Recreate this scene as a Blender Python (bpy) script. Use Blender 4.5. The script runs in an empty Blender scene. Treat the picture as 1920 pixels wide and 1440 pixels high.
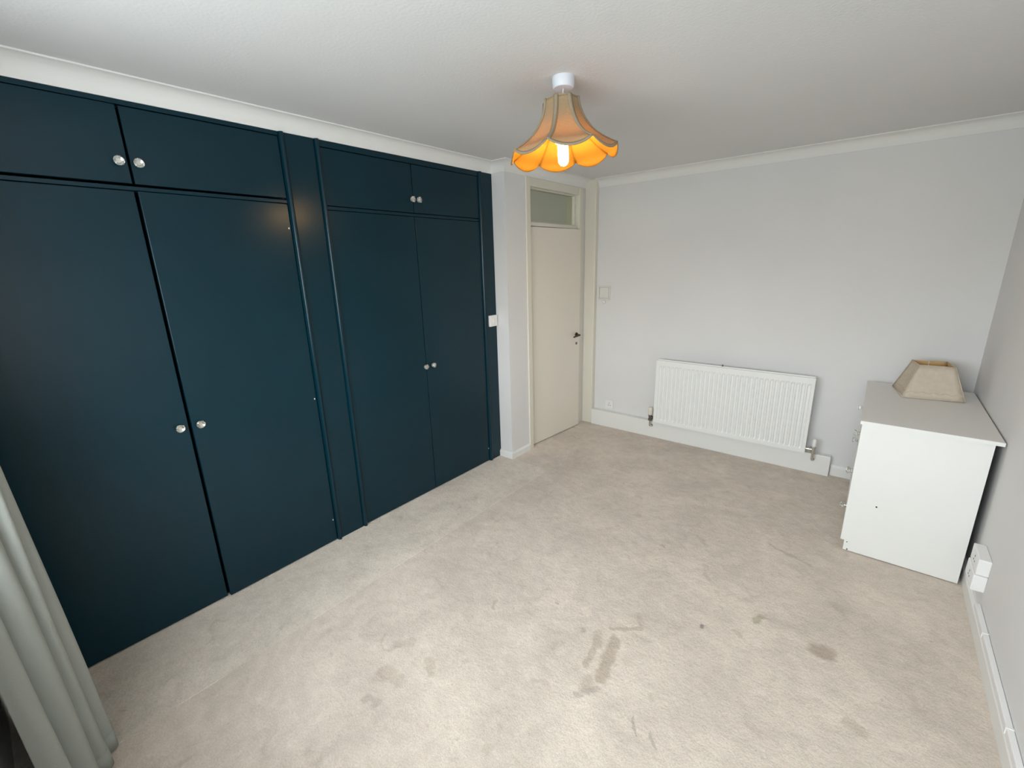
import bpy, bmesh, math, random
from mathutils import Vector, Matrix

# ------------------------------------------------------------------ scene / camera / light
S = bpy.context.scene
COL = S.collection
random.seed(7)

def make_camera():
    yaw, pitch, roll = 0.691802, -0.265339, -0.0275426
    fw = Vector((-math.sin(yaw) * math.cos(pitch), math.cos(yaw) * math.cos(pitch), math.sin(pitch)))
    r = Vector((math.cos(yaw), math.sin(yaw), 0.0))
    u = r.cross(fw)
    c, s = math.cos(roll), math.sin(roll)
    r2 = c * r + s * u
    u2 = -s * r + c * u
    m = Matrix((r2, u2, -fw)).transposed().to_4x4()
    m.translation = Vector((2.43769, -0.00277, 1.66006))
    cd = bpy.data.cameras.new('camera')
    cd.sensor_fit = 'HORIZONTAL'
    cd.sensor_width = 36.0
    cd.lens = 827.805 / 1920.0 * 36.0
    cd.clip_start = 0.01
    co = bpy.data.objects.new('camera', cd)
    COL.objects.link(co)
    co.matrix_world = m
    S.camera = co
make_camera()

SKY_STRENGTH = 18.0            # bright overcast sky above the horizon
GROUND_STRENGTH = 8.6          # pale ground below it
SKY_COLOR = (0.90, 0.96, 1.0)
GROUND_COLOR = (0.90, 0.97, 1.0)
EXPOSURE = 0.0
def make_world():
    w = bpy.data.worlds.new('world')
    S.world = w
    w.use_nodes = True
    N = w.node_tree.nodes; L = w.node_tree.links
    bg = N['Background']
    tc = N.new('ShaderNodeTexCoord')
    sp = N.new('ShaderNodeSeparateXYZ'); L.new(tc.outputs['Generated'], sp.inputs[0])
    mr = N.new('ShaderNodeMapRange'); mr.interpolation_type = 'SMOOTHSTEP'
    mr.inputs['From Min'].default_value = -0.03; mr.inputs['From Max'].default_value = 0.16
    L.new(sp.outputs['Z'], mr.inputs['Value'])
    mx = N.new('ShaderNodeMix'); mx.data_type = 'RGBA'
    mx.inputs['A'].default_value = (*[c * GROUND_STRENGTH for c in GROUND_COLOR], 1)
    mx.inputs['B'].default_value = (*[c * SKY_STRENGTH for c in SKY_COLOR], 1)
    L.new(mr.outputs['Result'], mx.inputs['Factor'])
    L.new(mx.outputs['Result'], bg.inputs['Color'])
    bg.inputs['Strength'].default_value = 1.0
make_world()
S.view_settings.view_transform = 'Standard'
S.view_settings.look = 'None'
S.view_settings.gamma = 1.0
S.view_settings.use_curve_mapping = False
S.view_settings.exposure = EXPOSURE

# daylight window in the wall behind the camera
WX0, WX1, WZ0, WZ1 = 0.58, 2.72, 1.02, 2.09
YN = -0.25                      # inner face of the window wall
def portal():
    ld = bpy.data.lights.new('window_portal', 'AREA')
    ld.shape = 'RECTANGLE'
    ld.size = WX1 - WX0 + 0.1
    ld.size_y = WZ1 - WZ0 + 0.1
    ld.cycles.is_portal = True
    o = bpy.data.objects.new('window_portal', ld)
    COL.objects.link(o)
    o.location = ((WX0 + WX1) / 2, YN - 0.27, (WZ0 + WZ1) / 2)
    o.rotation_euler = (math.radians(90), 0, 0)     # faces +y, into the room
portal()

# ------------------------------------------------------------------ helpers
def tag(o, label=None, cat=None, group=None, kind=None):
    if label: o['label'] = label
    if cat: o['category'] = cat
    if group: o['group'] = group
    if kind: o['kind'] = kind
    return o

def empty(name, loc, label=None, cat=None, group=None):
    o = bpy.data.objects.new(name, None)
    o.empty_display_size = 0.1
    COL.objects.link(o)
    o.location = loc
    return tag(o, label, cat, group)

def bm_box(bm, x0, x1, y0, y1, z0, z1, mi=0):
    vs = [bm.verts.new((x, y, z)) for x in (x0, x1) for y in (y0, y1) for z in (z0, z1)]
    for idx in ((0, 1, 3, 2), (4, 6, 7, 5), (0, 4, 5, 1), (2, 3, 7, 6), (0, 2, 6, 4), (1, 5, 7, 3)):
        f = bm.faces.new([vs[i] for i in idx])
        f.material_index = mi

def bm_prism(bm, poly, z0, z1, axis='z', mi=0):
    """extrude polygon (list of 2-tuples) along axis; axis x: (y,z), y: (x,z), z: (x,y)"""
    def pt(a, b, h):
        return {'x': (h, a, b), 'y': (a, h, b), 'z': (a, b, h)}[axis]
    A = [bm.verts.new(pt(a, b, z0)) for a, b in poly]
    B = [bm.verts.new(pt(a, b, z1)) for a, b in poly]
    n = len(poly)
    fs = [bm.faces.new(A), bm.faces.new(B[::-1])]
    for i in range(n):
        fs.append(bm.faces.new((A[i], B[i], B[(i + 1) % n], A[(i + 1) % n])))
    for f in fs: f.material_index = mi

def bm_lathe(bm, prof, n=24, mat=None, mi=0, cap=True):
    """prof: list of (r, z) revolved about local z; mat: Matrix placed after"""
    mat = mat or Matrix()
    rings = []
    for r, z in prof:
        rings.append([bm.verts.new(mat @ Vector((r * math.cos(2 * math.pi * k / n), r * math.sin(2 * math.pi * k / n), z))) for k in range(n)])
    for a, b in zip(rings, rings[1:]):
        for k in range(n):
            f = bm.faces.new((a[k], a[(k + 1) % n], b[(k + 1) % n], b[k]))
            f.material_index = mi
    if cap:
        for ring, rev in ((rings[0], True), (rings[-1], False)):
            f = bm.faces.new(ring[::-1] if rev else ring)
            f.material_index = mi

def bm_tube(bm, pts, r, n=10, mi=0):
    pts = [Vector(p) for p in pts]
    rings = []
    for i, p in enumerate(pts):
        d = (pts[min(i + 1, len(pts) - 1)] - pts[max(i - 1, 0)]).normalized()
        a = d.orthogonal().normalized() if i == 0 else (rings_a - d * rings_a.dot(d)).normalized()
        rings_a = a
        b = d.cross(a)
        rr = r[i] if isinstance(r, (list, tuple)) else r
        rings.append([bm.verts.new(p + rr * (math.cos(2 * math.pi * k / n) * a + math.sin(2 * math.pi * k / n) * b)) for k in range(n)])
    for A, B in zip(rings, rings[1:]):
        for k in range(n):
            f = bm.faces.new((A[k], A[(k + 1) % n], B[(k + 1) % n], B[k]))
            f.material_index = mi
    for ring in (rings[0], rings[-1]):
        f = bm.faces.new(ring); f.material_index = mi

def obj(name, bm, mats, parent=None, smooth=False, bevel=0.0, seg=2, auto=None):
    bmesh.ops.recalc_face_normals(bm, faces=bm.faces)
    me = bpy.data.meshes.new(name)
    bm.to_mesh(me); bm.free()
    if not isinstance(mats, (list, tuple)): mats = [mats]
    for m in mats: me.materials.append(m)
    if smooth:
        for p in me.polygons: p.use_smooth = True
        if auto is not None:
            me.set_sharp_from_angle(angle=math.radians(auto))
    o = bpy.data.objects.new(name, me)
    COL.objects.link(o)
    if parent is not None: o.parent = parent
    if bevel > 0:
        md = o.modifiers.new('bevel', 'BEVEL')
        md.width = bevel; md.segments = seg; md.limit_method = 'ANGLE'; md.angle_limit = math.radians(40)
        md.harden_normals = False
    return o

def box(name, b, mat, parent=None, bevel=0.0, seg=2):
    bm = bmesh.new(); bm_box(bm, *b)
    return obj(name, bm, mat, parent, bevel=bevel, seg=seg)

def boxes(name, bl, mat, parent=None, bevel=0.0):
    bm = bmesh.new()
    for b in bl: bm_box(bm, *b)
    return obj(name, bm, mat, parent, bevel=bevel)

# ------------------------------------------------------------------ materials
def mat(name, color, rough=0.5, metal=0.0, spec=0.5, bump=None, mottle=None, coat=0.0):
    """bump=(scale, strength, distance), mottle=(scale, amount)"""
    m = bpy.data.materials.new(name)
    m.use_nodes = True
    nt = m.node_tree; N = nt.nodes; L = nt.links
    p = N['Principled BSDF']
    p.inputs['Base Color'].default_value = (*color, 1)
    p.inputs['Roughness'].default_value = rough
    p.inputs['Metallic'].default_value = metal
    p.inputs['Specular IOR Level'].default_value = spec
    p.inputs['Coat Weight'].default_value = coat
    tc = N.new('ShaderNodeTexCoord') if (bump or mottle) else None
    geo = N.new('ShaderNodeNewGeometry') if (bump or mottle) else None
    if mottle:
        nz = N.new('ShaderNodeTexNoise'); nz.inputs['Scale'].default_value = mottle[0]; nz.inputs['Detail'].default_value = 4
        L.new(geo.outputs['Position'], nz.inputs['Vector'])
        mr = N.new('ShaderNodeMapRange')
        mr.inputs['From Min'].default_value = 0.3; mr.inputs['From Max'].default_value = 0.7
        mr.inputs['To Min'].default_value = 1 - mottle[1]; mr.inputs['To Max'].default_value = 1 + mottle[1]
        L.new(nz.outputs['Fac'], mr.inputs['Value'])
        mx = N.new('ShaderNodeMix'); mx.data_type = 'RGBA'; mx.blend_type = 'MULTIPLY'
        mx.inputs['Factor'].default_value = 1.0
        mx.inputs['A'].default_value = (*color, 1)
        L.new(mr.outputs['Result'], mx.inputs['B'])
        L.new(mx.outputs['Result'], p.inputs['Base Color'])
    if bump:
        nb = N.new('ShaderNodeTexNoise'); nb.inputs['Scale'].default_value = bump[0]; nb.inputs['Detail'].default_value = 5
        L.new(geo.outputs['Position'], nb.inputs['Vector'])
        bp = N.new('ShaderNodeBump'); bp.inputs['Strength'].default_value = bump[1]; bp.inputs['Distance'].default_value = bump[2]
        L.new(nb.outputs['Fac'], bp.inputs['Height'])
        L.new(bp.outputs['Normal'], p.inputs['Normal'])
    return m

M = {}
M['wall'] = mat('wall_paint', (0.755, 0.745, 0.735), 0.75, spec=0.25, bump=(55, 0.12, 0.004), mottle=(1.4, 0.02))
M['ceiling'] = mat('ceiling_paint', (0.75, 0.745, 0.735), 0.85, spec=0.2, bump=(90, 0.25, 0.004), mottle=(1.1, 0.02))
M['coving'] = mat('coving_paint', (0.82, 0.81, 0.785), 0.7, spec=0.3)
M['gloss_white'] = mat('white_gloss_woodwork', (0.82, 0.815, 0.79), 0.32, bump=(30, 0.05, 0.003))
M['cream_gloss'] = mat('cream_gloss_frame', (0.76, 0.72, 0.62), 0.38, bump=(30, 0.05, 0.003))
M['door'] = mat('door_paint', (0.80, 0.745, 0.65), 0.3, bump=(22, 0.05, 0.003))
M['navy'] = mat('navy_satin_paint', (0.0010, 0.0225, 0.0355), 0.25, spec=0.31, bump=(14, 0.10, 0.004), mottle=(3.0, 0.05))
M['dark'] = mat('dark_void', (0.01, 0.012, 0.016), 0.9)
M['rad'] = mat('radiator_enamel', (0.86, 0.86, 0.84), 0.3)
M['dresser'] = mat('dresser_paint', (0.84, 0.84, 0.81), 0.4, bump=(60, 0.12, 0.002), mottle=(2.0, 0.02))
M['dresser_top'] = mat('dresser_top_paint', (0.80, 0.775, 0.745), 0.42, bump=(60, 0.08, 0.002))
M['plastic'] = mat('white_plastic', (0.85, 0.84, 0.83), 0.35)
M['rose_plastic'] = mat('rose_white_plastic', (0.78, 0.80, 0.87), 0.35)
M['painted_over'] = mat('painted_over_plate', (0.74, 0.72, 0.67), 0.6)
M['chrome'] = mat('chrome', (0.75, 0.74, 0.70), 0.18, metal=1.0)
M['dark_metal'] = mat('dark_metal', (0.20, 0.19, 0.18), 0.35, metal=0.9)
M['bronze'] = mat('aged_brass', (0.085, 0.055, 0.025), 0.4, metal=0.75)
M['copper_dark'] = mat('keyhole_brass', (0.22, 0.13, 0.09), 0.45, metal=0.5)
M['curtain'] = mat('curtain_cloth', (0.36, 0.385, 0.355), 0.9, spec=0.15, bump=(240, 0.35, 0.002))
M['fabric_shade'] = mat('cream_linen_shade', (0.60, 0.515, 0.415), 0.85, spec=0.15, bump=(300, 0.3, 0.001), mottle=(40, 0.05))
M['shade_lining'] = mat('gold_shade_lining', (0.62, 0.40, 0.17), 0.6)
M['gimp'] = mat('shade_gimp_trim', (0.36, 0.295, 0.205), 0.8, spec=0.2, bump=(400, 0.4, 0.001))
M['hall_wall'] = mat('hall_paint', (0.46, 0.47, 0.42), 0.8)
M['brown_back'] = mat('hardboard_back', (0.06, 0.035, 0.03), 0.7)
M['black_hole'] = mat('black_hole', (0.02, 0.02, 0.02), 0.8)

def mat_glass_knob():
    m = bpy.data.materials.new('cut_glass')
    m.use_nodes = True
    p = m.node_tree.nodes['Principled BSDF']
    p.inputs['Base Color'].default_value = (0.93, 0.95, 0.94, 1)
    p.inputs['Roughness'].default_value = 0.03
    p.inputs['Transmission Weight'].default_value = 1.0
    p.inputs['IOR'].default_value = 1.5
    p.inputs['Metallic'].default_value = 0.0
    return m
M['glass_knob'] = mat_glass_knob()

def mat_pane(name, tint, gloss):
    m = bpy.data.materials.new(name)
    m.use_nodes = True
    nt = m.node_tree; N = nt.nodes; L = nt.links
    N.remove(N['Principled BSDF'])
    t = N.new('ShaderNodeBsdfTransparent'); t.inputs[0].default_value = (*tint, 1)
    g = N.new('ShaderNodeBsdfGlossy'); g.inputs['Roughness'].default_value = 0.12
    mx = N.new('ShaderNodeMixShader'); mx.inputs[0].default_value = gloss
    L.new(t.outputs[0], mx.inputs[1]); L.new(g.outputs[0], mx.inputs[2])
    L.new(mx.outputs[0], N['Material Output'].inputs[0])
    return m
M['pane'] = mat_pane('clear_pane', (0.97, 0.98, 0.98), 0.05)
M['transom_pane'] = mat_pane('transom_pane', (0.80, 0.84, 0.76), 0.16)

def mat_lit_shade(name, col, tcol):
    m = bpy.data.materials.new(name)
    m.use_nodes = True
    nt = m.node_tree; N = nt.nodes; L = nt.links
    N.remove(N['Principled BSDF'])
    geo = N.new('ShaderNodeNewGeometry')
    nz = N.new('ShaderNodeTexNoise'); nz.inputs['Scale'].default_value = 220; nz.inputs['Detail'].default_value = 3
    L.new(geo.outputs['Position'], nz.inputs['Vector'])
    mr = N.new('ShaderNodeMapRange'); mr.inputs['To Min'].default_value = 0.8; mr.inputs['To Max'].default_value = 1.2
    L.new(nz.outputs['Fac'], mr.inputs['Value'])
    def tinted(c):
        mx = N.new('ShaderNodeMix'); mx.data_type = 'RGBA'; mx.blend_type = 'MULTIPLY'
        mx.inputs['Factor'].default_value = 1; mx.inputs['A'].default_value = (*c, 1)
        L.new(mr.outputs['Result'], mx.inputs['B'])
        return mx.outputs['Result']
    d = N.new('ShaderNodeBsdfDiffuse'); L.new(tinted(col), d.inputs[0])
    t = N.new('ShaderNodeBsdfTranslucent'); L.new(tinted(tcol), t.inputs[0])
    a = N.new('ShaderNodeMixShader'); a.inputs[0].default_value = 0.38
    L.new(d.outputs[0], a.inputs[1]); L.new(t.outputs[0], a.inputs[2])
    L.new(a.outputs[0], N['Material Output'].inputs[0])
    return m
M['lit_panel'] = mat_lit_shade('pendant_shade_cloth', (0.58, 0.45, 0.28), (0.50, 0.34, 0.15))
M['lit_lining'] = mat_lit_shade('pendant_shade_lining', (0.38, 0.190, 0.032), (0.50, 0.30, 0.085))

def mat_bulb():
    m = bpy.data.materials.new('glowing_bulb')
    m.use_nodes = True
    nt = m.node_tree; N = nt.nodes; L = nt.links
    N.remove(N['Principled BSDF'])
    e = N.new('ShaderNodeEmission')
    e.inputs[0].default_value = (1.0, 0.62, 0.24, 1)
    e.inputs[1].default_value = 190.0
    L.new(e.outputs[0], N['Material Output'].inputs[0])
    return m
M['bulb'] = mat_bulb()

# carpet: beige pile with blotches, foot marks and spilled stains of their own shape
STAINS = [  # ax, ay, bx, by, radius, strength, colour index
    (2.455, 2.012, 2.480, 2.020, 0.040, 0.75, 0),
    (2.205, 2.030, 2.225, 2.075, 0.018, 0.70, 1),
    (2.024, 1.850, 2.020, 1.838, 0.010, 0.85, 2),
    (2.140, 1.905, 2.165, 1.900, 0.016, 0.30, 0),
    (1.735, 1.530, 1.775, 1.315, 0.026, 0.62, 0),
    (1.665, 1.505, 1.700, 1.330, 0.014, 0.45, 0),
    (1.655, 1.520, 1.690, 1.460, 0.020, 0.40, 0),
    (1.690, 1.575, 1.800, 1.660, 0.013, 0.50, 0),
    (1.800, 1.660, 1.760, 1.740, 0.012, 0.32, 0),
    (1.790, 1.265, 1.735, 1.200, 0.014, 0.42, 3),
    (1.735, 1.275, 1.750, 1.255, 0.030, 0.40, 0),
    (1.610, 1.160, 1.560, 1.130, 0.012, 0.30, 3),
    (1.400, 1.560, 1.405, 1.555, 0.008, 0.70, 3),
    (1.590, 1.490, 1.600, 1.480, 0.011, 0.55, 3),
    (1.140, 1.390, 1.170, 1.330, 0.008, 0.45, 0),
    (1.150, 0.930, 1.200, 0.900, 0.022, 0.34, 0),
    (1.040, 0.780, 1.120, 0.790, 0.030, 0.30, 0),
    (0.960, 0.900, 1.010, 0.950, 0.020, 0.25, 3),
    (1.130, 0.680, 1.080, 0.660, 0.016, 0.40, 3),
    (2.150, 2.720, 2.350, 2.650, 0.012, 0.35, 3),
    (1.780, 2.560, 1.860, 2.480, 0.014, 0.30, 3),
    (1.640, 2.330, 1.652, 2.322, 0.010, 0.55, 3),
    (2.580, 1.720, 2.620, 1.700, 0.022, 0.30, 0),
    (2.300, 1.480, 2.330, 1.470, 0.018, 0.22, 2),
    (1.950, 1.240, 1.985, 1.190, 0.005, 0.60, 3),
    (2.020, 1.230, 2.060, 1.190, 0.005, 0.60, 3),
]
def mat_carpet(name, base, stains=True):
    m = bpy.data.materials.new(name)
    m.use_nodes = True
    nt = m.node_tree; N = nt.nodes; L = nt.links
    p = N['Principled BSDF']
    p.inputs['Roughness'].default_value = 0.95
    p.inputs['Specular IOR Level'].default_value = 0.1
    p.inputs['Sheen Weight'].default_value = 0.15
    geo = N.new('ShaderNodeNewGeometry')
    pos = geo.outputs['Position']
    def noise(scale, detail=4, rough=0.55, dist=0.0):
        n = N.new('ShaderNodeTexNoise')
        n.inputs['Scale'].default_value = scale; n.inputs['Detail'].default_value = detail
        n.inputs['Roughness'].default_value = rough; n.inputs['Distortion'].default_value = dist
        L.new(pos, n.inputs['Vector']); return n
    def rng(sock, a, b, c, d, smooth=False):
        r = N.new('ShaderNodeMapRange')
        if smooth: r.interpolation_type = 'SMOOTHSTEP'
        for k, v in zip(('From Min', 'From Max', 'To Min', 'To Max'), (a, b, c, d)): r.inputs[k].default_value = v
        L.new(sock, r.inputs['Value']); return r.outputs['Result']
    def math_(op, a, b=None):
        n = N.new('ShaderNodeMath'); n.operation = op
        for i, v in enumerate((a, b)):
            if v is None: continue
            if isinstance(v, (int, float)): n.inputs[i].default_value = v
            else: L.new(v, n.inputs[i])
        return n.outputs[0]
    def mixc(fac, a, b, blend='MIX'):
        n = N.new('ShaderNodeMix'); n.data_type = 'RGBA'; n.blend_type = blend
        for key, v in (('Factor', fac), ('A', a), ('B', b)):
            if isinstance(v, tuple): n.inputs[key].default_value = (*v, 1)
            elif isinstance(v, (int, float)): n.inputs[key].default_value = v
            else: L.new(v, n.inputs[key])
        return n.outputs['Result']
    col = mixc(1.0, base, rng(noise(2.6, 5, 0.6, 0.6).outputs['Fac'], 0.35, 0.65, 0.90, 1.07), 'MULTIPLY')
    col = mixc(1.0, col, rng(noise(16, 4, 0.65, 0.4).outputs['Fac'], 0.3, 0.7, 0.92, 1.07), 'MULTIPLY')
    col = mixc(1.0, col, rng(noise(150, 3, 0.7).outputs['Fac'], 0.3, 0.7, 0.88, 1.12), 'MULTIPLY')
    # trodden-in grubby blotches
    col = mixc(rng(noise(7.5, 6, 0.62, 1.0).outputs['Fac'], 0.58, 0.70, 0, 0.30, True), col, (0.40, 0.33, 0.26))
    col = mixc(rng(noise(34, 3, 0.5, 0.3).outputs['Fac'], 0.70, 0.76, 0, 0.35, True), col, (0.30, 0.25, 0.20))
    if stains:
        wn = N.new('ShaderNodeTexNoise'); wn.inputs['Scale'].default_value = 24; wn.inputs['Detail'].default_value = 4
        L.new(pos, wn.inputs['Vector'])
        ws = N.new('ShaderNodeVectorMath'); ws.operation = 'MULTIPLY_ADD'
        L.new(wn.outputs['Color'], ws.inputs[0]); ws.inputs[1].default_value = (0.052, 0.052, 0)
        sub = N.new('ShaderNodeVectorMath'); sub.operation = 'SUBTRACT'
        L.new(pos, sub.inputs[0]); sub.inputs[1].default_value = (0.026, 0.026, 0)
        L.new(sub.outputs[0], ws.inputs[2])
        wp = ws.outputs[0]
        cols = [(0.30, 0.225, 0.15), (0.31, 0.27, 0.15), (0.16, 0.11, 0.11), (0.27, 0.235, 0.19)]
        for ci in range(4):
            acc = None
            for ax, ay, bx, by, r, st, k in STAINS:
                if k != ci: continue
                a = Vector((ax, ay, 0)); ba = Vector((bx - ax, by - ay, 0)); l2 = max(ba.length_squared, 1e-6)
                pa = N.new('ShaderNodeVectorMath'); pa.operation = 'SUBTRACT'; L.new(wp, pa.inputs[0]); pa.inputs[1].default_value = a
                flat = N.new('ShaderNodeVectorMath'); flat.operation = 'MULTIPLY'; L.new(pa.outputs[0], flat.inputs[0]); flat.inputs[1].default_value = (1, 1, 0)
                dt = N.new('ShaderNodeVectorMath'); dt.operation = 'DOT_PRODUCT'; L.new(flat.outputs[0], dt.inputs[0]); dt.inputs[1].default_value = ba / l2
                cl = N.new('ShaderNodeClamp'); L.new(dt.outputs['Value'], cl.inputs['Value'])
                sc = N.new('ShaderNodeVectorMath'); sc.operation = 'SCALE'; sc.inputs[0].default_value = ba; L.new(cl.outputs[0], sc.inputs['Scale'])
                ds = N.new('ShaderNodeVectorMath'); ds.operation = 'DISTANCE'; L.new(flat.outputs[0], ds.inputs[0]); L.new(sc.outputs[0], ds.inputs[1])
                mk = rng(ds.outputs['Value'], r * 0.5, r * 1.35, st * 0.75, 0.0, True)
                acc = mk if acc is None else math_('MAXIMUM', acc, mk)
            if acc is not None: col = mixc(acc, col, cols[ci])
    L.new(col, p.inputs['Base Color'])
    h1 = noise(260, 3, 0.7); h2 = noise(70, 4, 0.65); h3 = noise(14, 4, 0.6)
    h = math_('ADD', math_('MULTIPLY', h1.outputs['Fac'], 0.5), math_('ADD', math_('MULTIPLY', h2.outputs['Fac'], 1.0), math_('MULTIPLY', h3.outputs['Fac'], 2.2)))
    bp = N.new('ShaderNodeBump'); bp.inputs['Strength'].default_value = 0.62; bp.inputs['Distance'].default_value = 0.006
    L.new(h, bp.inputs['Height']); L.new(bp.outputs['Normal'], p.inputs['Normal'])
    return m
M['carpet'] = mat_carpet('beige_carpet', (0.69, 0.60, 0.515))
M['carpet_strip'] = mat_carpet('beige_carpet_strip', (0.73, 0.65, 0.565), stains=False)

# ------------------------------------------------------------------ room dimensions
H = 2.40          # ceiling
ZC = 2.3275       # underside of coving
WC = 0.08
XR = 3.0          # right wall
YF = 4.0          # far wall
XD = 0.1334       # door wall plane
YP = 2.757        # near face of the pier
XB = -0.62        # back of the wardrobes
SEAM = 0.515

# ------------------------------------------------------------------ setting
fl = box('floor', (-1.6, XR + 0.12, YN - 0.2, YF + 0.12, -0.12, 0.0), M['carpet'])
tag(fl, 'beige stained carpet floor', kind='structure')
st = box('carpet_strip', (-0.02, SEAM, YN, YP, 0.0, 0.0022), M['carpet_strip'], fl)
tag(st, 'paler carpet strip along the wardrobes')
ce = box('ceiling', (-1.6, XR + 0.12, YN - 0.2, YF + 0.12, H, H + 0.1), M['ceiling'])
tag(ce, 'white painted ceiling', kind='structure')
tag(box('wall_far', (-1.6, XR + 0.12, YF, YF + 0.12, 0, H), M['wall']), 'off-white wall behind the radiator', kind='structure')
tag(box('wall_right', (XR, XR + 0.12, YN, YF, 0, H), M['wall']), 'off-white wall beside the chest of drawers', kind='structure')
tag(boxes('wall_near', [
    (-1.6, WX0, YN - 0.2, YN, 0, H), (WX1, XR + 0.12, YN - 0.2, YN, 0, H),
    (WX0, WX1, YN - 0.2, YN, 0, WZ0), (WX0, WX1, YN - 0.2, YN, WZ1, H)], M['wall']),
    'off-white window wall behind the viewer', kind='structure')
DY0, DY1 = 3.06, 3.83      # doorway
tag(boxes('wall_left', [
    (0.0, XD, YP, DY0 - 0.03, 0, H), (XD - 0.13, XD, DY1 + 0.03, YF, 0, H),
    (XD - 0.13, XD, DY0 - 0.03, DY1 + 0.03, ZC, H),
    (XB - 0.08, XB, YN, YP + 0.03, 0, H), (XB, 0.0, YP, YP + 0.08, 0, H)], M['wall']),
    'off-white door wall with projecting pier', kind='structure')
# hall behind the door
tag(boxes('wall_hall', [(-1.6, -1.5, YP + 0.08, YF, 0, H), (-1.5, XB, YP + 0.0, YP + 0.08, 0, H)], M['hall_wall']),
    'grey-green wall of the hall beyond the door', kind='structure')
# boxed pipes in the corner
tag(box('wall_column', (XD, 0.252, 3.945, YF, 0, H), M['cream_gloss'], bevel=0.006), 'cream boxed pipe column in the corner by the door', kind='structure')

def coving(name, pts, normals, label):
    # concave quarter-round between (0.008, ZC+.008) and (WC-.006, H-.006)
    prof = [(0.0, ZC), (0.007, ZC), (0.008, ZC + 0.008)]
    for k in range(1, 10):
        a = k / 10 * math.pi / 2
        cx, cz = WC - 0.006, ZC + 0.008
        prof.append((cx - (cx - 0.008) * math.cos(a), cz + (H - 0.006 - cz) * math.sin(a)))
    prof += [(WC - 0.006, H - 0.006), (WC, H - 0.006), (WC, H), (0.0, H)]
    # make it concave (bulging to the corner): mirror the arc about its chord
    q = []
    for d, z in prof[3:-4]:
        u = (d - 0.008) / (WC - 0.014); v = (z - ZC - 0.008) / (H - ZC - 0.014)
        q.append((0.008 + (1 - v) * (WC - 0.014), ZC + 0.008 + (1 - u) * (H - ZC - 0.014)))
    q = sorted(q)
    prof = prof[:3] + q + prof[-4:]
    bm = bmesh.new()
    rings = []
    n = len(pts)
    for i, (x, y) in enumerate(pts):
        a = normals[max(i - 1, 0)]; b = normals[min(i, n - 2)]
        nx, ny = (a[0] + b[0], a[1] + b[1]) if a != b else a
        rings.append([bm.verts.new((x + nx * d, y + ny * d, z)) for d, z in prof])
    m_ = len(prof)
    for A, B in zip(rings, rings[1:]):
        for k in range(m_):
            bm.faces.new((A[k], A[(k + 1) % m_], B[(k + 1) % m_], B[k]))
    bm.faces.new(rings[0]); bm.faces.new(rings[-1])
    o = obj(name, bm, M['coving'], smooth=True, auto=35)
    tag(o, label, kind='structure')
coving('trim_1', [(0, YN), (0, YP), (XD, YP), (XD, 3.945)], [(1, 0), (0, -1), (1, 0)], 'white ceiling coving above the wardrobes and door')
coving('trim_2', [(0.252, YF), (XR, YF), (XR, YN), (0.0, YN)], [(0, -1), (-1, 0), (0, 1)], 'white ceiling coving along the far and right walls')

# skirtings
def skirting(name, x0, x1, y0, y1, h, side, label, t=0.018):
    """board with chamfered top edge; side = direction it faces"""
    bm = bmesh.new()
    c = 0.010
    if side in ('-y',):
        bm_prism(bm, [(y1, 0), (y1, h), (y1 - t + c, h), (y1 - t, h - c * 1.6), (y1 - t, 0)], x0, x1, 'x')
    elif side == '-x':
        bm_prism(bm, [(x1, 0), (x1, h), (x1 - t + c, h), (x1 - t, h - c * 1.6), (x1 - t, 0)], y0, y1, 'y')
    elif side == '+x':
        bm_prism(bm, [(x0, 0), (x0, h), (x0 + t - c, h), (x0 + t, h - c * 1.6), (x0 + t, 0)], y0, y1, 'y')
    o = obj(name, bm, M['gloss_white'])
    return tag(o, label, kind='structure')
skirting('baseboard_far', 2.335, XR, YF - 0.018, YF, 0.085, '-y', 'low white skirting behind the chest of drawers')
skirting('baseboard_right', XR - 0.018, XR, 0.2, YF - 0.02, 0.082, '-x', 'white skirting along the right wall')
bm = bmesh.new()
bm_prism(bm, [(YP, 0), (YP, 0.062), (YP - 0.008, 0.062), (YP - 0.016, 0.046), (YP - 0.016, 0)], 0.004, XD + 0.014, 'x')
bm_prism(bm, [(XD, 0), (XD, 0.062), (XD + 0.006, 0.062), (XD + 0.014, 0.046), (XD + 0.014, 0)], YP, DY0 - 0.055, 'y')
tag(obj('baseboard_left', bm, M['gloss_white']), 'white skirting around the pier beside the door', kind='structure')
bx = box('baseboard_box', (0.252, 2.330, 3.937, YF, 0, 0.163), M['gloss_white'], bevel=0.004)
tag(bx, 'white boxed-in pipe casing below the radiator', kind='structure')

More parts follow.
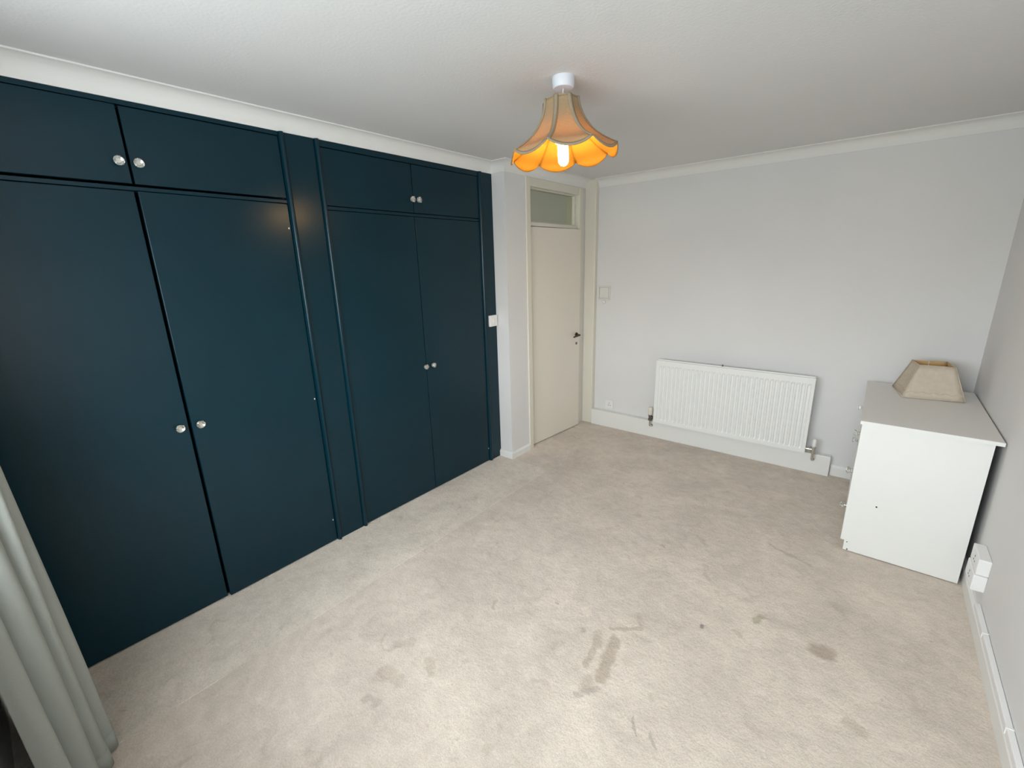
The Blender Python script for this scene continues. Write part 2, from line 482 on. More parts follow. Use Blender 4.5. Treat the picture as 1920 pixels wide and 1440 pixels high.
# ------------------------------------------------------------------ doorway
fr = boxes('trim_3', [
    (XD, XD + 0.014, DY0 - 0.055, DY0, 0, ZC), (XD, XD + 0.014, DY1, DY1 + 0.055, 0, ZC),     # architraves
    (XD - 0.13, XD, DY0 - 0.03, DY0, 0, ZC), (XD - 0.13, XD, DY1, DY1 + 0.03, 0, ZC),          # linings
    (XD - 0.13, XD + 0.004, DY0, DY1, 2.262, ZC), (XD - 0.10, XD - 0.012, DY0, DY1, 1.962, 1.992),   # head and transom rail
    (0.012, 0.052, DY0, DY0 + 0.014, 0, 1.962), (0.012, 0.052, DY1 - 0.014, DY1, 0, 1.962),          # door stops
], M['cream_gloss'], bevel=0.003)
tag(fr, 'cream painted door frame with transom rail', kind='structure')
wn = boxes('window_1', [
    (0.060, 0.100, DY0, DY0 + 0.018, 1.992, 2.262), (0.060, 0.100, DY1 - 0.022, DY1, 1.992, 2.262),
    (0.060, 0.100, DY0 + 0.018, DY1 - 0.022, 1.992, 2.000), (0.060, 0.100, DY0 + 0.018, DY1 - 0.022, 2.252, 2.262)], M['cream_gloss'], bevel=0.002)
tag(wn, 'small transom window above the door', kind='structure')
box('pane', (0.070, 0.074, DY0 + 0.018, DY1 - 0.022, 2.000, 2.252), M['transom_pane'], wn)
# door leaf, hinged on the left, standing slightly open
DW = 0.757
dl = box('door_1', (-0.040, 0.0, 0.0, DW, 0.008, 1.957), M['door'], bevel=0.002)
dl.location = (0.106, DY0 + 0.006, 0)
dl.rotation_euler = (0, 0, -math.radians(4.6))
tag(dl, 'plain white flush door standing slightly ajar', kind='structure')
bm = bmesh.new()
rx = Matrix.Rotation(math.radians(90), 4, 'Y')
bm_lathe(bm, [(0.024, 0), (0.024, 0.004), (0.020, 0.008), (0.011, 0.010), (0.010, 0.042)], 20, Matrix.Translation((0, DW - 0.055, 0.965)) @ rx)
bm_tube(bm, [(0.040, DW - 0.052, 0.965), (0.044, DW - 0.080, 0.966), (0.043, DW - 0.115, 0.962), (0.040, DW - 0.150, 0.956)], [0.009, 0.009, 0.008, 0.007])
tag(obj('door_handle', bm, M['bronze'], dl, smooth=True, auto=40), 'dark brass lever handle')
bm = bmesh.new()
bm_lathe(bm, [(0.013, 0), (0.013, 0.004), (0.008, 0.006)], 16, Matrix.Translation((0, DW - 0.055, 0.880)) @ rx)
obj('keyhole_cover', bm, M['copper_dark'], dl, smooth=True, auto=40)
bm = bmesh.new()
bm_box(bm, -0.026, -0.014, DW, DW + 0.006, 0.95, 0.98)
obj('latch', bm, M['bronze'], dl)

# near window (behind the viewer)
w2b = []
fy0, fy1 = YN - 0.16, YN - 0.10
for a, b in ((WX0, WX0 + 0.05), (WX1 - 0.05, WX1), ((WX0 + WX1) / 2 - 0.03, (WX0 + WX1) / 2 + 0.03)):
    w2b.append((a, b, fy0, fy1, WZ0, WZ1))
for a, b in ((WX0 + 0.05, (WX0 + WX1) / 2 - 0.03), ((WX0 + WX1) / 2 + 0.03, WX1 - 0.05)):
    w2b += [(a, b, fy0, fy1, WZ0, WZ0 + 0.05), (a, b, fy0, fy1, WZ1 - 0.05, WZ1)]
w2 = boxes('window_2', w2b, M['plastic'])
tag(w2, 'white framed window behind the viewer', kind='structure')
for a, b in ((WX0 + 0.05, (WX0 + WX1) / 2 - 0.03), ((WX0 + WX1) / 2 + 0.03, WX1 - 0.05)):
    box('pane', (a, b, fy0 + 0.028, fy0 + 0.032, WZ0 + 0.05, WZ1 - 0.05), M['pane'], w2)
box('window_sill', (WX0 - 0.04, WX1 + 0.04, YN - 0.10, YN + 0.03, WZ0 - 0.03, WZ0), M['gloss_white'], w2, bevel=0.005)

# ------------------------------------------------------------------ fitted wardrobes
def knob_mesh():
    bm = bmesh.new()
    # chrome base and stem, then a faceted glass head (axis +x)
    base = rx
    bm_lathe(bm, [(0.012, 0), (0.012, 0.003), (0.006, 0.005), (0.006, 0.016)], 14, base, mi=1)
    n = 10
    rings = [(0.008, 0.012, 0), (0.0185, 0.021, 0.5), (0.0185, 0.026, 0.5), (0.0125, 0.034, 0)]
    vs = []
    for r, h, off in rings:
        vs.append([bm.verts.new((h, r * math.cos(2 * math.pi * (k + off) / n), r * math.sin(2 * math.pi * (k + off) / n))) for k in range(n)])
    for A, B, sh in ((vs[0], vs[1], 0), (vs[1], vs[2], None), (vs[2], vs[3], 1)):
        for k in range(n):
            k2 = (k + 1) % n
            if sh is None: bm.faces.new((A[k], A[k2], B[k2], B[k]))
            elif sh == 0:
                bm.faces.new((A[k], A[k2], B[k])); bm.faces.new((A[k2], B[k2], B[k]))
            else:
                bm.faces.new((A[k], B[k2], B[k])); bm.faces.new((A[k], A[k2], B[k2]))
    bm.faces.new(vs[3]); bm.faces.new(vs[0][::-1])
    # silvered disc that shows through the head
    bm_lathe(bm, [(0.0150, 0.0085), (0.0150, 0.0105)], 14, base, mi=1)
    bmesh.ops.recalc_face_normals(bm, faces=bm.faces)
    me = bpy.data.meshes.new('knob')
    bm.to_mesh(me); bm.free()
    me.materials.append(M['glass_knob']); me.materials.append(M['chrome'])
    return me
KNOB = knob_mesh()
def knob(parent, loc, rz=0.0, scale=1.0):
    o = bpy.data.objects.new('knob', KNOB)
    COL.objects.link(o); o.parent = parent; o.location = loc; o.rotation_euler = (random.uniform(0, 1), 0, rz)
    o.scale = (scale,) * 3
    return o

DT = 0.018
def wardrobe(y0, y1, gap_y, gap, zl, label, ajar):
    root = empty('fitted_wardrobe', (0, (y0 + y1) / 2, 0), label, 'wardrobe')
    cy = (y0 + y1) / 2
    def B(name, b, m_, bev=0.0):
        o = box(name, (b[0], b[1], b[2] - cy, b[3] - cy, b[4], b[5]), m_, root, bevel=bev); return o
    # carcass: back, sides, top, shelf behind the rail
    boxes('carcass', [(XB + 0.005, XB + 0.015, y0 - cy, y1 - cy, 0.006, 2.32), (XB + 0.015, -0.024, y0 - cy, y0 - cy + 0.012, 0.006, 2.32),
                      (XB + 0.015, -0.024, y1 - cy - 0.012, y1 - cy, 0.006, 2.32), (XB + 0.015, -0.024, y0 - cy + 0.012, y1 - cy - 0.012, 2.30, 2.32),
                      (XB + 0.015, -0.030, y0 - cy + 0.012, y1 - cy - 0.012, 1.99, 2.008), (XB + 0.015, -0.024, y0 - cy + 0.012, y1 - cy - 0.012, 0.006, 0.012)], M['dark'], root)
    B('head_rail', (-0.022, 0.003, y0, y1, zl['ut'] + 0.003, ZC), M['navy'], 0.002)
    B('middle_rail', (-0.024, -0.002, y0, y1, zl['lt'] + 0.003, zl['ub'] - zl['rg']), M['navy'], 0.002)
    g = gap / 2
    parts = []
    for side, (a, b) in enumerate(((y0 + 0.002, gap_y - g), (gap_y + g, y1 - 0.002))):
        hinge = a if side == 0 else b
        for nm, za, zb, kz in (('door', 0.008, zl['lt'], zl['kl']), ('top_door', zl['ub'], zl['ut'], zl['ku'])):
            bm = bmesh.new()
            bm_box(bm, -DT, 0.0, a - hinge, b - hinge, za, zb)
            d = obj(nm, bm, M['navy'], root, bevel=0.0025)
            d.location = (0.0, hinge - cy, 0)
            ang = ajar.get((nm, side), 0.0)
            d.rotation_euler = (0, 0, ang)
            ko = zl['ko'][0 if nm == 'door' else 1][side]
            knob(d, (0.0, (gap_y + ko) - hinge, kz))
            parts.append(d)
    return root, parts, cy
ZL1 = dict(rg=0.009, ut=2.306, ub=2.018, lt=1.990, kl=0.965, ku=2.097, ko=((-0.042, 0.036), (-0.036, 0.028)))
ZL2 = dict(rg=0.004, ut=2.292, ub=2.000, lt=1.975, kl=0.970, ku=2.080, ko=((-0.014, 0.056), (-0.016, 0.036)))
wl, pl, cyl = wardrobe(-0.12, 1.165, 0.543, 0.010, ZL1, 'navy fitted double wardrobe with top cupboards, beside the grey curtain',
                       {('door', 1): math.radians(1.1), ('top_door', 0): math.radians(-0.5)})
wr, pr_, cyr = wardrobe(1.378, 2.606, 1.986, 0.005, ZL2, 'navy fitted double wardrobe with top cupboards, beside the white door pier', {})
def bead(parent, y, cy, w=0.026):
    """rounded moulding strip between doors and posts"""
    bm = bmesh.new()
    pr2 = [(-0.020, y - w / 2), (0.004, y - w / 2), (0.013, y - w * 0.36), (0.019, y - w * 0.12), (0.019, y + w * 0.12), (0.013, y + w * 0.36), (0.004, y + w / 2), (-0.020, y + w / 2)]
    bm_prism(bm, [(a, b - cy) for a, b in pr2], 0.004, ZC, 'z')
    o = obj('bead_moulding', bm, M['navy'], parent, smooth=True, auto=50)
    return o
bead(wl, 1.179, cyl)
bead(wr, 1.364, cyr)
bead(wr, 2.622, cyr, 0.030)
tag(box('trim_4', (XB, 0.002, 1.194, 1.349, 0, ZC), M['navy'], bevel=0.002), 'navy painted post between the two wardrobes', kind='structure')
tag(box('trim_5', (XB, 0.004, 2.639, YP, 0, ZC), M['navy'], bevel=0.002), 'navy painted end post beside the door pier', kind='structure')
tag(box('trim_6', (XB, 0.0, YN, -0.124, 0, ZC), M['navy']), 'navy painted end post behind the curtain', kind='structure')
# bare specks where paint is chipped on door edges
def chip(parent, y, z):
    o = box('paint_chip', (0.0, 0.0012, y - 0.0025, y + 0.0025, z - 0.004, z + 0.004), M['plastic'], parent)
    tag(o, 'bare white paint chip')
chip(pl[2], -0.012, 0.94); chip(pl[2], -0.010, 0.15); chip(pl[2], -0.012, 1.87)
chip(pr_[2], -0.006, 0.12)

# ------------------------------------------------------------------ wall fittings
sw = empty('light_switch', (0.004, 2.700, 1.216), 'white square light switch on the navy end post', 'light switch')
box('switch_plate', (0, 0.022, -0.045, 0.045, -0.045, 0.045), M['plastic'], sw, bevel=0.004)
box('rocker', (0.022, 0.027, -0.010, 0.010, -0.018, 0.018), M['plastic'], sw, bevel=0.002)

so = empty('wall_socket', (0.430, YF, 0.230), 'small white single socket left of the radiator', 'socket')
box('face_plate', (-0.043, 0.043, -0.010, 0, -0.043, 0.043), M['plastic'], so, bevel=0.003)
bm = bmesh.new()
for hx, hz in ((-0.011, -0.010), (0.011, -0.010), (0.0, 0.012)):
    bm_box(bm, hx - 0.003, hx + 0.003, -0.0106, -0.0098, hz - 0.004, hz + 0.004)
obj('pin_holes', bm, M['black_hole'], so)
box('socket_rocker', (0.022, 0.032, -0.013, -0.010, 0.012, 0.030), M['plastic'], so, bevel=0.001)

th = empty('wall_control_plate', (0.335, YF, 1.362), 'painted-over square control plate on the wall beside the door', 'wall plate')
boxes('surround', [(-0.066, 0.066, -0.012, 0, 0.054, 0.068), (-0.066, 0.066, -0.012, 0, -0.068, -0.054),
                   (-0.066, -0.052, -0.012, 0, -0.054, 0.054), (0.052, 0.066, -0.012, 0, -0.054, 0.054)], M['painted_over'], th, bevel=0.003)
box('cover', (-0.048, 0.048, -0.008, 0, -0.050, 0.050), M['painted_over'], th, bevel=0.003)
bm = bmesh.new()
bm_lathe(bm, [(0.018, 0), (0.018, 0.010), (0.012, 0.014)], 18, Matrix.Translation((0.002, 0, -0.090)) @ Matrix.Rotation(math.radians(90), 4, 'X'))
obj('dial', bm, M['painted_over'], th, smooth=True, auto=40)

# ------------------------------------------------------------------ radiator
def radiator():
    x0, x1, z0, z1 = 0.950, 2.163, 0.180, 0.778
    yf, yb = 3.868, 3.915
    root = empty('radiator', ((x0 + x1) / 2, yf, z0), 'white ribbed panel radiator mounted on the far wall', 'radiator')
    cx = (x0 + x1) / 2
    bm = bmesh.new()
    W = x1 - x0; Hh = z1 - z0
    n = 33; pitch = (W - 0.040) / n
    # front pressing: rows in z, columns across ribs
    cols = [-W / 2]
    for i in range(n):
        xs = -W / 2 + 0.020 + i * pitch
        cols += [xs, xs + pitch * 0.22, xs + pitch * 0.42, xs + pitch * 0.78]
    cols += [W / 2 - 0.020, W / 2]
    def dep(ci, row):
        if ci == 0 or ci >= len(cols) - 2: return 0.0
        k = (ci - 1) % 4
        d = (0.0, 0.0, 0.010, 0.010)[k] if row else 0.0
        return d
    zr = [(0.0, 0), (0.030, 0), (0.048, 1), (Hh - 0.062, 1), (Hh - 0.044, 0), (Hh, 0)]
    grid = [[bm.verts.new((x, dep(ci, r), z)) for ci, x in enumerate(cols)] for z, r in zr]
    for A, B in zip(grid, grid[1:]):
        for k in range(len(cols) - 1):
            bm.faces.new((A[k], A[k + 1], B[k + 1], B[k]))
    # sides and back
    d = yb - yf
    bk = [bm.verts.new((x, d, z)) for x in (-W / 2, W / 2) for z in (0, Hh)]
    bm.faces.new((bk[0], bk[1], bk[3], bk[2]))
    bm.faces.new([grid[0][0]] + [bk[0], bk[1]] + [g[0] for g in grid[:0:-1]])
    bm.faces.new([g[-1] for g in grid] + [bk[3], bk[2]])
    bm.faces.new(grid[0][::-1] + [bk[0], bk[2]])
    bm.faces.new(grid[-1] + [bk[3], bk[1]])
    obj('panel', bm, M['rad'], root)
    # welded seam lip along the top, brackets behind
    box('top_rail', (-W / 2 + 0.004, W / 2 - 0.004, 0.018, 0.026, Hh, Hh + 0.010), M['rad'], root, bevel=0.002)
    for bx_ in (-0.40, 0.36):
        box('wall_bracket', (bx_, bx_ + 0.04, d, YF - yf, 0.10, Hh - 0.06), M['rad'], root)
    bm = bmesh.new()
    bm_lathe(bm, [(0.006, 0), (0.006, 0.012), (0.004, 0.016)], 10, Matrix.Translation((-0.05, 0.022, Hh + 0.008)))
    obj('bleed_plug', bm, M['dark_metal'], root)
    # valves
    for name, vx, cap, lab in (('thermostatic_valve', -W / 2 - 0.038, 0.075, 'cream capped valve with dark body'), ('lockshield_valve', W / 2 + 0.052, 0.060, 'chrome valve with white cap')):
        vz = 0.035
        bm = bmesh.new()
        s = -1 if vx < 0 else 1
        vy = 0.022
        # horizontal tail into the radiator, nut, body, pipe down into the casing
        ry = Matrix.Translation((s * W / 2, vy, vz)) @ Matrix.Rotation(math.radians(90 * s), 4, 'Y')
        bm_lathe(bm, [(0.010, -0.002), (0.010, 0.012), (0.016, 0.014), (0.016, 0.028), (0.011, 0.030), (0.011, abs(vx) - W / 2)], 6 * 3, ry)
        bm_lathe(bm, [(0.012, -0.034), (0.018, -0.030), (0.018, -0.012), (0.015, -0.010), (0.015, 0.014), (0.018, 0.016), (0.018, 0.026)], 16, Matrix.Translation((vx, vy, vz)))
        v = obj(name, bm, M['chrome'] if s > 0 else M['dark_metal'], root, smooth=True, auto=35)
        tag(v, lab)
        bm = bmesh.new()
        c0 = vz + 0.026
        rr = 0.021 if s < 0 else 0.015
        bm_lathe(bm, [(rr * 0.8, c0), (rr, c0 + 0.006), (rr, c0 + cap - 0.008), (rr * 0.75, c0 + cap)], 18, Matrix.Translation((vx, vy, 0)))
        obj('valve_cap', bm, M['plastic'] if s > 0 else M['cream_gloss'], v, smooth=True, auto=35)
        bm = bmesh.new()
        zb = vz - 0.034
        bm_tube(bm, [(vx, vy, zb + 0.004), (vx, vy, zb - 0.035), (vx, vy + 0.006, zb - 0.05), (vx, vy + 0.022, zb - 0.058), (vx, 3.937 - yf, zb - 0.060)], 0.010)
        obj('pipe', bm, M['chrome'], v, smooth=True, auto=50)
        bm = bmesh.new()
        bm_lathe(bm, [(0.013, 0), (0.013, 0.006)], 14, Matrix.Translation((vx, 3.937 - yf, zb - 0.060)) @ Matrix.Rotation(math.radians(90), 4, 'X'))
        obj('pipe_collar', bm, M['dark_metal'], v)
    return root
radiator()

# ------------------------------------------------------------------ chest of drawers
def chest():
    x0, x1, y0, y1 = 2.485, 2.966, 2.920, 3.890
    zt = 0.798
    root = empty('chest_of_drawers', ((x0 + x1) / 2, (y0 + y1) / 2, 0), 'white painted chest of three drawers against the right wall', 'chest of drawers')
    ox, oy = (x0 + x1) / 2, (y0 + y1) / 2
    def B(name, b, m_, bev=0.0):
        return box(name, (b[0] - ox, b[1] - ox, b[2] - oy, b[3] - oy, b[4], b[5]), m_, root, bevel=bev)
    side = [(x0, 0.005), (x1, 0.005), (x1, 0.777), (2.4665, 0.777), (2.4665, 0.066), (x0, 0.066)]
    for ya, yb in ((y0, y0 + 0.018), (y1 - 0.018, y1)):
        bm = bmesh.new()
        bm_prism(bm, [(a - ox, b) for a, b in side], ya - oy, yb - oy, 'y')
        obj('side_panel', bm, M['dresser'], root, bevel=0.0015)
    B('back_panel', (x1 - 0.008, x1 - 0.002, y0 + 0.018, y1 - 0.018, 0.02, 0.777), M['brown_back'])
    B('plinth', (x0 + 0.006, x0 + 0.022, y0 + 0.018, y1 - 0.018, 0.0, 0.064), M['dresser'])
    B('top', (2.458, 2.992, y0 - 0.016, y1 + 0.012, 0.778, zt), M['dresser_top'], 0.003)
    B('top_edging', (2.458, 2.992, y0 - 0.0182, y0 - 0.0161, 0.779, zt - 0.001), M['dresser'])
    hh = (0.772 - 0.068) / 3
    for k in range(3):
        za = 0.068 + k * hh
        d = B('drawer_front', (2.4675, 2.4845, y0 + 0.020, y1 - 0.020, za + 0.003, za + hh - 0.003), M['dresser'], 0.002)
        for ky in (3.125, 3.690):
            knob(d, (2.4675 - ox, ky - oy, za + hh / 2), math.pi, 0.95)
        bm = bmesh.new()
        bm_box(bm, 2.4668 - ox, 2.4676 - ox, 3.406 - oy, 3.412 - oy, za + hh - 0.055, za + hh - 0.035)
        bm_lathe(bm, [(0.005, 0), (0.005, 0.0008)], 10, Matrix.Translation((2.4668 - ox, 3.409 - oy, za + hh - 0.034)) @ rx)
        obj('keyhole', bm, M['black_hole'], d)
    # nail hole and chipped corners on the near side
    for hx, hz, r in ((2.594, 0.317, 0.0045), (2.499, 0.058, 0.003), (2.505, 0.012, 0.004)):
        bm = bmesh.new()
        bm_lathe(bm, [(r, 0), (r, 0.0006)], 8, Matrix.Translation((hx - ox, y0 - oy, hz)) @ Matrix.Rotation(math.radians(90), 4, 'X'))
        obj('nail_hole', bm, M['black_hole'], root)
    return zt
ZT = chest()

# lampshade standing on the chest
def table_shade():
    root = empty('lampshade', (2.757, 3.708, ZT), 'cream square lampshade standing on the chest of drawers', 'lampshade')
    root.rotation_euler = (0, 0, math.radians(9.5))
    hb, ht, hz = 0.142, 0.083, 0.198
    def ring(h, z): return [(-h, -h, z), (h, -h, z), (h, h, z), (-h, h, z)]
    b = ring(hb, 0.004); t = ring(ht, hz)
    for k in range(4):
        bm = bmesh.new()
        n = 6
        k2 = (k + 1) % 4
        grid = []
        for i in range(n + 1):
            f = i / n
            p = Vector(b[k]).lerp(Vector(t[k]), f); q = Vector(b[k2]).lerp(Vector(t[k2]), f)
            nrm = Vector(((p + q) / 2).xy).normalized()
            row = []
            for j in range(9):
                g = j / 8
                s = p.lerp(q, g)
                s.xy = s.xy - nrm * 0.006 * math.sin(math.pi * f) * math.sin(math.pi * g)
                row.append(bm.verts.new(s))
            grid.append(row)
        for A, B in zip(grid, grid[1:]):
            for j in range(8):
                bm.faces.new((A[j], A[j + 1], B[j + 1], B[j]))
        bmesh.ops.recalc_face_normals(bm, faces=bm.faces)
        # outward normals
        f0 = bm.faces[:][0]
        c = f0.calc_center_median()
        if f0.normal.xy.dot(c.xy) < 0:
            bmesh.ops.reverse_faces(bm, faces=bm.faces[:])
        me = bpy.data.meshes.new('panel'); bm.to_mesh(me); bm.free()
        me.materials.append(M['fabric_shade']); me.materials.append(M['shade_lining'])
        for pl_ in me.polygons: pl_.use_smooth = True
        o = bpy.data.objects.new('panel', me); COL.objects.link(o); o.parent = root
        md = o.modifiers.new('thick', 'SOLIDIFY'); md.thickness = 0.002; md.offset = -1; md.material_offset = 1
    # embroidered lower border on the outside, piping on the edges
    bm = bmesh.new()
    for k in range(4):
        k2 = (k + 1) % 4
        p, q = Vector(b[k]), Vector(b[k2])
        nrm = Vector(((p + q) / 2).xy).normalized()
        pts = []
        for j in range(25):
            s = p.lerp(q, j / 24); f = 0.13 + 0.07 * abs(math.sin(j / 24 * math.pi * 5))
            s = s.lerp(Vector(t[k]).lerp(Vector(t[k2]), j / 24), f)
            s.xy = s.xy + nrm.xy * 0.0008 - nrm.xy * 0.006 * math.sin(math.pi * f) * math.sin(math.pi * j / 24)
            pts.append(s)
        bm_tube(bm, pts, 0.0022, 6)
    obj('border_braid', bm, M['fabric_shade'], root, smooth=True)
    bm = bmesh.new()
    for k in range(4):
        bm_tube(bm, [b[k], t[k]], 0.0022, 6)
        bm_tube(bm, [b[k], b[(k + 1) % 4]], 0.0028, 6)
        bm_tube(bm, [t[k], t[(k + 1) % 4]], 0.0022, 6)
    obj('edge_piping', bm, M['fabric_shade'], root, smooth=True)
    bm = bmesh.new()
    zz = hz - 0.045; hm = 0.094
    bm_tube(bm, [(-hm, 0, zz), (hm, 0, zz)], 0.0018, 6); bm_tube(bm, [(0, -hm, zz), (0, hm, zz)], 0.0018, 6)
    bm_tube(bm, [(0, ht - 0.003, hz - 0.002), (0, hb - 0.006, 0.006)], 0.0022, 6)
    obj('shade_frame', bm, M['plastic'], root)
table_shade()

# ------------------------------------------------------------------ sockets and trunking by the right wall
rs = empty('double_socket', (XR, 2.700, 0.165), 'white stacked surface sockets on the right wall near the floor', 'socket')
for k in range(2):
    z = 0.0 + k * 0.081
    bxo = box('socket_box', (-0.047 + 0.004 * k, 0, -0.078, 0.080, z, z + 0.079), M['plastic'], rs, bevel=0.004)
    bm = bmesh.new()
    for hy, hz in ((-0.012, 0.030), (0.012, 0.030), (0.0, 0.052)):
        bm_box(bm, -0.0476 + 0.004 * k, -0.0466 + 0.004 * k, hy - 0.003, hy + 0.003, z + hz - 0.004, z + hz + 0.004)
    obj('pin_holes', bm, M['black_hole'], bxo)
tk = empty('cable_trunking', (XR, 1.6, 0.084), 'thin white cable trunking lying on the right skirting', 'trunking')
box('trunking_strip', (-0.020, -0.001, -1.20, 1.018, 0, 0.028), M['plastic'], tk, bevel=0.003)
for ky in (0.80, 0.30, -0.25, -0.75):
    boxes('cable_clip', [(-0.0225, -0.001, ky - 0.004, ky + 0.004, 0.028, 0.0305), (-0.0225, -0.020, ky - 0.004, ky + 0.004, 0.003, 0.028)], M['plastic'], tk)

# ------------------------------------------------------------------ pendant lamp
def pendant():
    RX, RY = 1.292, 1.768
    root = empty('pendant_lamp', (RX, RY, H), 'pendant lamp with scalloped amber cloth shade hanging from the ceiling', 'lamp')
    bm = bmesh.new()
    bm_lathe(bm, [(0.046, 0.0), (0.046, -0.018), (0.044, -0.036), (0.040, -0.041), (0.006, -0.042)], 32)
    obj('ceiling_rose', bm, M['rose_plastic'], root, smooth=True, auto=35)
    C0 = Vector((1.279 - RX, 1.788 - RY, 2.125 - H))
    nrm = Vector((-0.0553, -0.0128, 0.9984))
    tilt = Vector((0, 0, 1)).rotation_difference(nrm).to_matrix().to_4x4()
    T = Matrix.Translation(C0) @ tilt
    top = T @ Vector((0, 0, 0.150))
    bm = bmesh.new()
    bm_tube(bm, [(0, 0, -0.040), Vector((0, 0, -0.040)).lerp(top, 0.5), top], 0.0028, 8)
    obj('cord', bm, M['plastic'], root, smooth=True)
    bm = bmesh.new()
    bm_lathe(bm, [(0.008, 0.165), (0.017, 0.155), (0.018, 0.100), (0.032, 0.096), (0.032, 0.036), (0.0235, 0.036)], 18, T)  # skirt shaped wide to block the bulb's light from the ceiling
    obj('lamp_holder', bm, M['plastic'], root, smooth=True, auto=40)
    bm = bmesh.new()
    bm_lathe(bm, [(0.011, 0.096), (0.013, 0.090), (0.0215, 0.075), (0.0225, 0.060), (0.0225, -0.030), (0.020, -0.044), (0.012, -0.054), (0.003, -0.057)], 24, T)
    obj('bulb', bm, M['bulb'], root, smooth=True)
    # shade
    phase = 1.8787 + math.pi
    rib = [(0.0770, 0.200), (0.0790, 0.180), (0.0835, 0.158), (0.0925, 0.133), (0.1050, 0.109), (0.1220, 0.083), (0.1435, 0.058), (0.1720, 0.035), (0.2020, 0.016), (0.2320, 0.0)]
    def cdir(k): 
        a = phase + k * math.pi / 4
        return Vector((math.cos(a), math.sin(a), 0))
    bm = bmesh.new()
    for r_, z_ in ((0.0760, 0.199),):
        pts = [T @ (cdir(k) * r_ + Vector((0, 0, z_))) for k in range(9)]
        bm_tube(bm, pts, 0.0022, 6)
    for k in range(0, 8, 4):
        bm_tube(bm, [T @ (cdir(k) * 0.075 + Vector((0, 0, 0.198))), T @ (cdir(k) * 0.018 + Vector((0, 0, 0.135)))], 0.0016, 6)
    shade = obj('lamp_shade', bm, M['gimp'], root, smooth=True)
    tag(shade, 'scalloped eight-panel amber cloth shade')
    nu = 12
    def surf(k, u, t_, off=0.0):
        """panel k, u across 0..1, t_ 0 (top)..1 (cusps)..1+ (scallop)"""
        f = min(t_, 1.0) * (len(rib) - 1)
        i = min(int(f), len(rib) - 2); g = f - i
        r_ = rib[i][0] * (1 - g) + rib[i + 1][0] * g
        z_ = rib[i][1] * (1 - g) + rib[i + 1][1] * g
        a = cdir(k) * (r_ + off); b = cdir(k + 1) * (r_ + off)
        p = a.lerp(b, u)
        out = p.normalized()
        p = p - out * 0.05 * r_ * math.sin(math.pi * u) * min(1, t_ * 1.2) * 0.5
        if t_ > 1.0:
            e = (t_ - 1.0) * math.sin(math.pi * u) ** 0.8 if 0 < u < 1 else 0.0
            p = p + out * 0.020 * e + Vector((0, 0, -0.034 * e))
        return p + Vector((0, 0, z_ + off * 0.6))
    tv = [i / 14 for i in range(15)] + [1.35, 1.7, 2.0]
    for k in range(8):
        bm = bmesh.new()
        grid = [[bm.verts.new(T @ surf(k, j / nu, t_)) for j in range(nu + 1)] for t_ in tv]
        for A, B in zip(grid, grid[1:]):
            for j in range(nu):
                if (A[j].co - B[j].co).length < 1e-6 and (A[j + 1].co - B[j + 1].co).length > 1e-6:
                    bm.faces.new((A[j], A[j + 1], B[j + 1]))
                elif (A[j + 1].co - B[j + 1].co).length < 1e-6 and (A[j].co - B[j].co).length > 1e-6:
                    bm.faces.new((A[j], A[j + 1], B[j]))
                elif (A[j + 1].co - B[j + 1].co).length >= 1e-6:
                    bm.faces.new((A[j], A[j + 1], B[j + 1], B[j]))
        bmesh.ops.remove_doubles(bm, verts=bm.verts, dist=1e-5)
        bmesh.ops.recalc_face_normals(bm, faces=bm.faces)
        bm.faces.ensure_lookup_table()
        f0 = bm.faces[nu // 2]
        ax = T @ Vector((0, 0, 0.1))
        if f0.normal.dot(f0.calc_center_median() - ax) < 0:
            bmesh.ops.reverse_faces(bm, faces=bm.faces[:])
        me = bpy.data.meshes.new('panel'); bm.to_mesh(me); bm.free()
        me.materials.append(M['lit_panel']); me.materials.append(M['lit_lining'])
        for pl_ in me.polygons: pl_.use_smooth = True
        po = bpy.data.objects.new('panel', me); COL.objects.link(po); po.parent = shade
        md = po.modifiers.new('thick', 'SOLIDIFY'); md.thickness = 0.0016; md.offset = -1; md.material_offset = 1
        # braid along the rib (outside) and along the scallop
        def strip(name, rows):
            bm2 = bmesh.new()
            g2 = [[bm2.verts.new(p) for p in row] for row in rows]
            for A, B in zip(g2, g2[1:]):
                for j in range(len(A) - 1):
                    bm2.faces.new((A[j], A[j + 1], B[j + 1], B[j]))
            o = obj(name, bm2, M['gimp'], shade, smooth=True)
            md = o.modifiers.new('thick', 'SOLIDIFY'); md.thickness = 0.0012; md.offset = 0
        ww = 0.0105
        rows = []
        for i in range(22):
            t_ = i / 21
            a = cdir(k)
            f = t_ * (len(rib) - 1); ii = min(int(f), len(rib) - 2); g = f - ii
            r_ = rib[ii][0] * (1 - g) + rib[ii + 1][0] * g
            chord = r_ * 2 * math.sin(math.pi / 8)
            du = min(0.4, ww / chord)
            rows.append([T @ surf(k - 1, 1 - du, t_, 0.0022), T @ surf(k, 0.0, t_, 0.0032), T @ surf(k, du, t_, 0.0022)])
        strip('rib_braid', rows)
        rows = []
        for j in range(nu * 2 + 1):
            u = j / (nu * 2)
            e = math.sin(math.pi * u) ** 0.8 if 0 < u < 1 else 0
            lo = surf(k, u, 2.0, 0.0020)
            hi = surf(k, u, 1.0, 0.0020)
            d = (surf(k, u, 0.93, 0.0020) - hi).normalized()
            if e * 0.0394 > 0.013: up = lo + (hi - lo).normalized() * 0.013
            else: up = hi + d * (0.013 - e * 0.0394)
            rows.append([T @ lo, T @ up])
        strip('edge_braid', rows)
pendant()

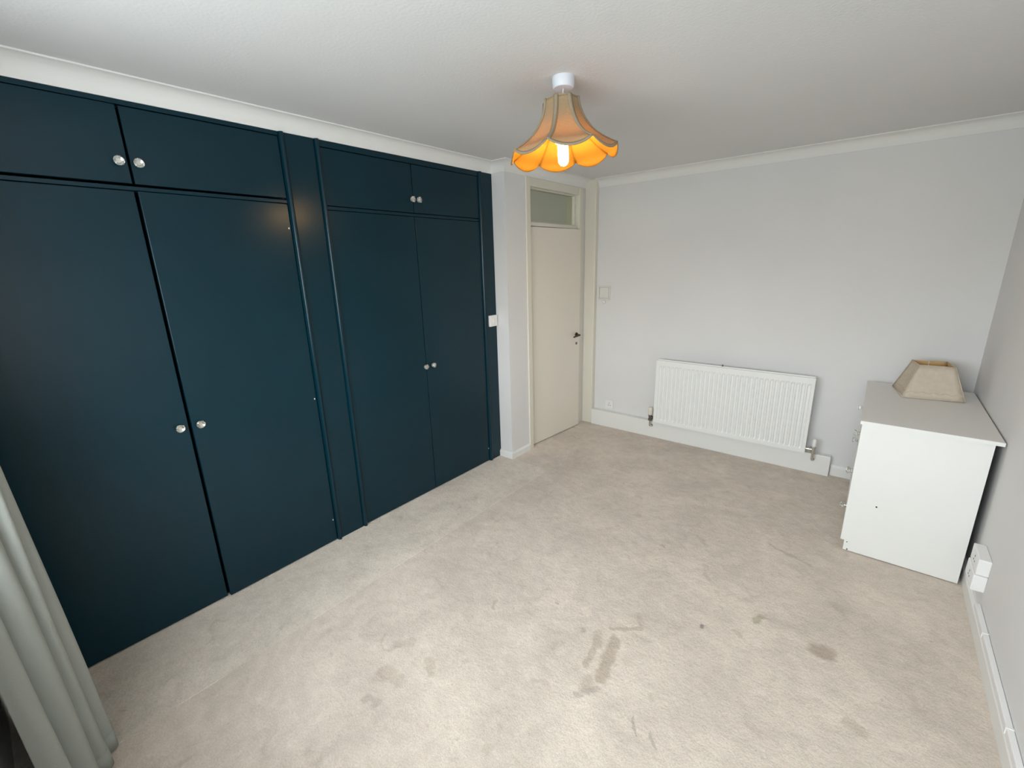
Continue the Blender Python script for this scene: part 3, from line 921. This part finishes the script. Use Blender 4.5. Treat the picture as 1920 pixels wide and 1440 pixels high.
# ------------------------------------------------------------------ curtain
def curtain():
    root = empty('curtain', (0.45, -0.12, 0), 'grey-green full-length curtain gathered at the left of the window', 'curtain')
    # plan of the folds at the hem (x, y), from the wall corner towards the viewer
    plan = [(0.06, -0.165), (0.12, -0.085), (0.19, -0.070), (0.23, -0.13), (0.28, -0.16), (0.34, -0.10), (0.39, -0.045), (0.43, -0.055),
            (0.45, -0.11), (0.475, -0.055), (0.505, -0.012), (0.530, -0.008), (0.545, -0.030), (0.548, -0.088), (0.565, -0.040), (0.592, -0.026), (0.612, -0.045), (0.606, -0.118),
            (0.625, -0.075), (0.660, -0.060), (0.690, -0.080), (0.690, -0.152), (0.715, -0.112), (0.738, -0.108), (0.750, -0.130), (0.742, -0.160)]
    # smooth the plan (Catmull-Rom)
    def cr(p0, p1, p2, p3, t):
        return 0.5 * ((2 * p1) + (-p0 + p2) * t + (2 * p0 - 5 * p1 + 4 * p2 - p3) * t * t + (-p0 + 3 * p1 - 3 * p2 + p3) * t ** 3)
    P = [Vector((x, y)) for x, y in plan]
    line = []
    for i in range(len(P) - 1):
        a, b, c, d = P[max(i - 1, 0)], P[i], P[i + 1], P[min(i + 2, len(P) - 1)]
        for s in range(6):
            line.append(cr(a, b, c, d, s / 6))
    line.append(P[-1])
    bm = bmesh.new()
    rows = []
    nz = 26
    for i in range(nz + 1):
        f = i / nz
        z = 0.010 + f * 2.22
        row = []
        for j, p in enumerate(line):
            x = p.x; y = p.y
            # lean towards the left and the wall higher up; folds get a little tighter
            x2 = 0.06 + (x - 0.06) * (1 - 0.23 * f)
            y2 = y - 0.070 * f + 0.004 * math.sin(7 * f + j * 0.11)
            y2 = max(y2, YN + 0.012)
            x2 += 0.005 * math.sin(4.5 * f + j * 0.07)
            row.append(bm.verts.new((x2 - 0.45, y2 + 0.12, z)))
        rows.append(row)
    for A, B in zip(rows, rows[1:]):
        for j in range(len(line) - 1):
            bm.faces.new((A[j], A[j + 1], B[j + 1], B[j]))
    o = obj('drape', bm, M['curtain'], root, smooth=True)
    md = o.modifiers.new('thick', 'SOLIDIFY'); md.thickness = 0.003; md.offset = 0
    # stitched hem
    bm = bmesh.new()
    pts = [(v.co.x, v.co.y, 0) for v in []]
    rows = []
    for i, z in enumerate((0.008, 0.075)):
        f = (z - 0.010) / 2.22
        row = []
        for j, p in enumerate(line):
            x2 = 0.06 + (p.x - 0.06) * (1 - 0.23 * f) + 0.005 * math.sin(4.5 * f + j * 0.07)
            y2 = max(p.y - 0.070 * f + 0.004 * math.sin(7 * f + j * 0.11), YN + 0.012)
            row.append(bm.verts.new((x2 - 0.45, y2 + 0.12, z)))
        rows.append(row)
    for j in range(len(line) - 1):
        bm.faces.new((rows[0][j], rows[0][j + 1], rows[1][j + 1], rows[1][j]))
    o = obj('hem', bm, M['curtain'], root, smooth=True)
    md = o.modifiers.new('thick', 'SOLIDIFY'); md.thickness = 0.006; md.offset = 0
curtain()

# unseen fill light added beyond the door gives the transom its dim glow
hl = bpy.data.lights.new('hall_fill_light', 'POINT')
hl.energy = 5.0; hl.shadow_soft_size = 0.08; hl.color = (1.0, 0.93, 0.82)
ho = bpy.data.objects.new('hall_fill_light', hl); COL.objects.link(ho); ho.location = (-0.8, 3.0, 2.1)
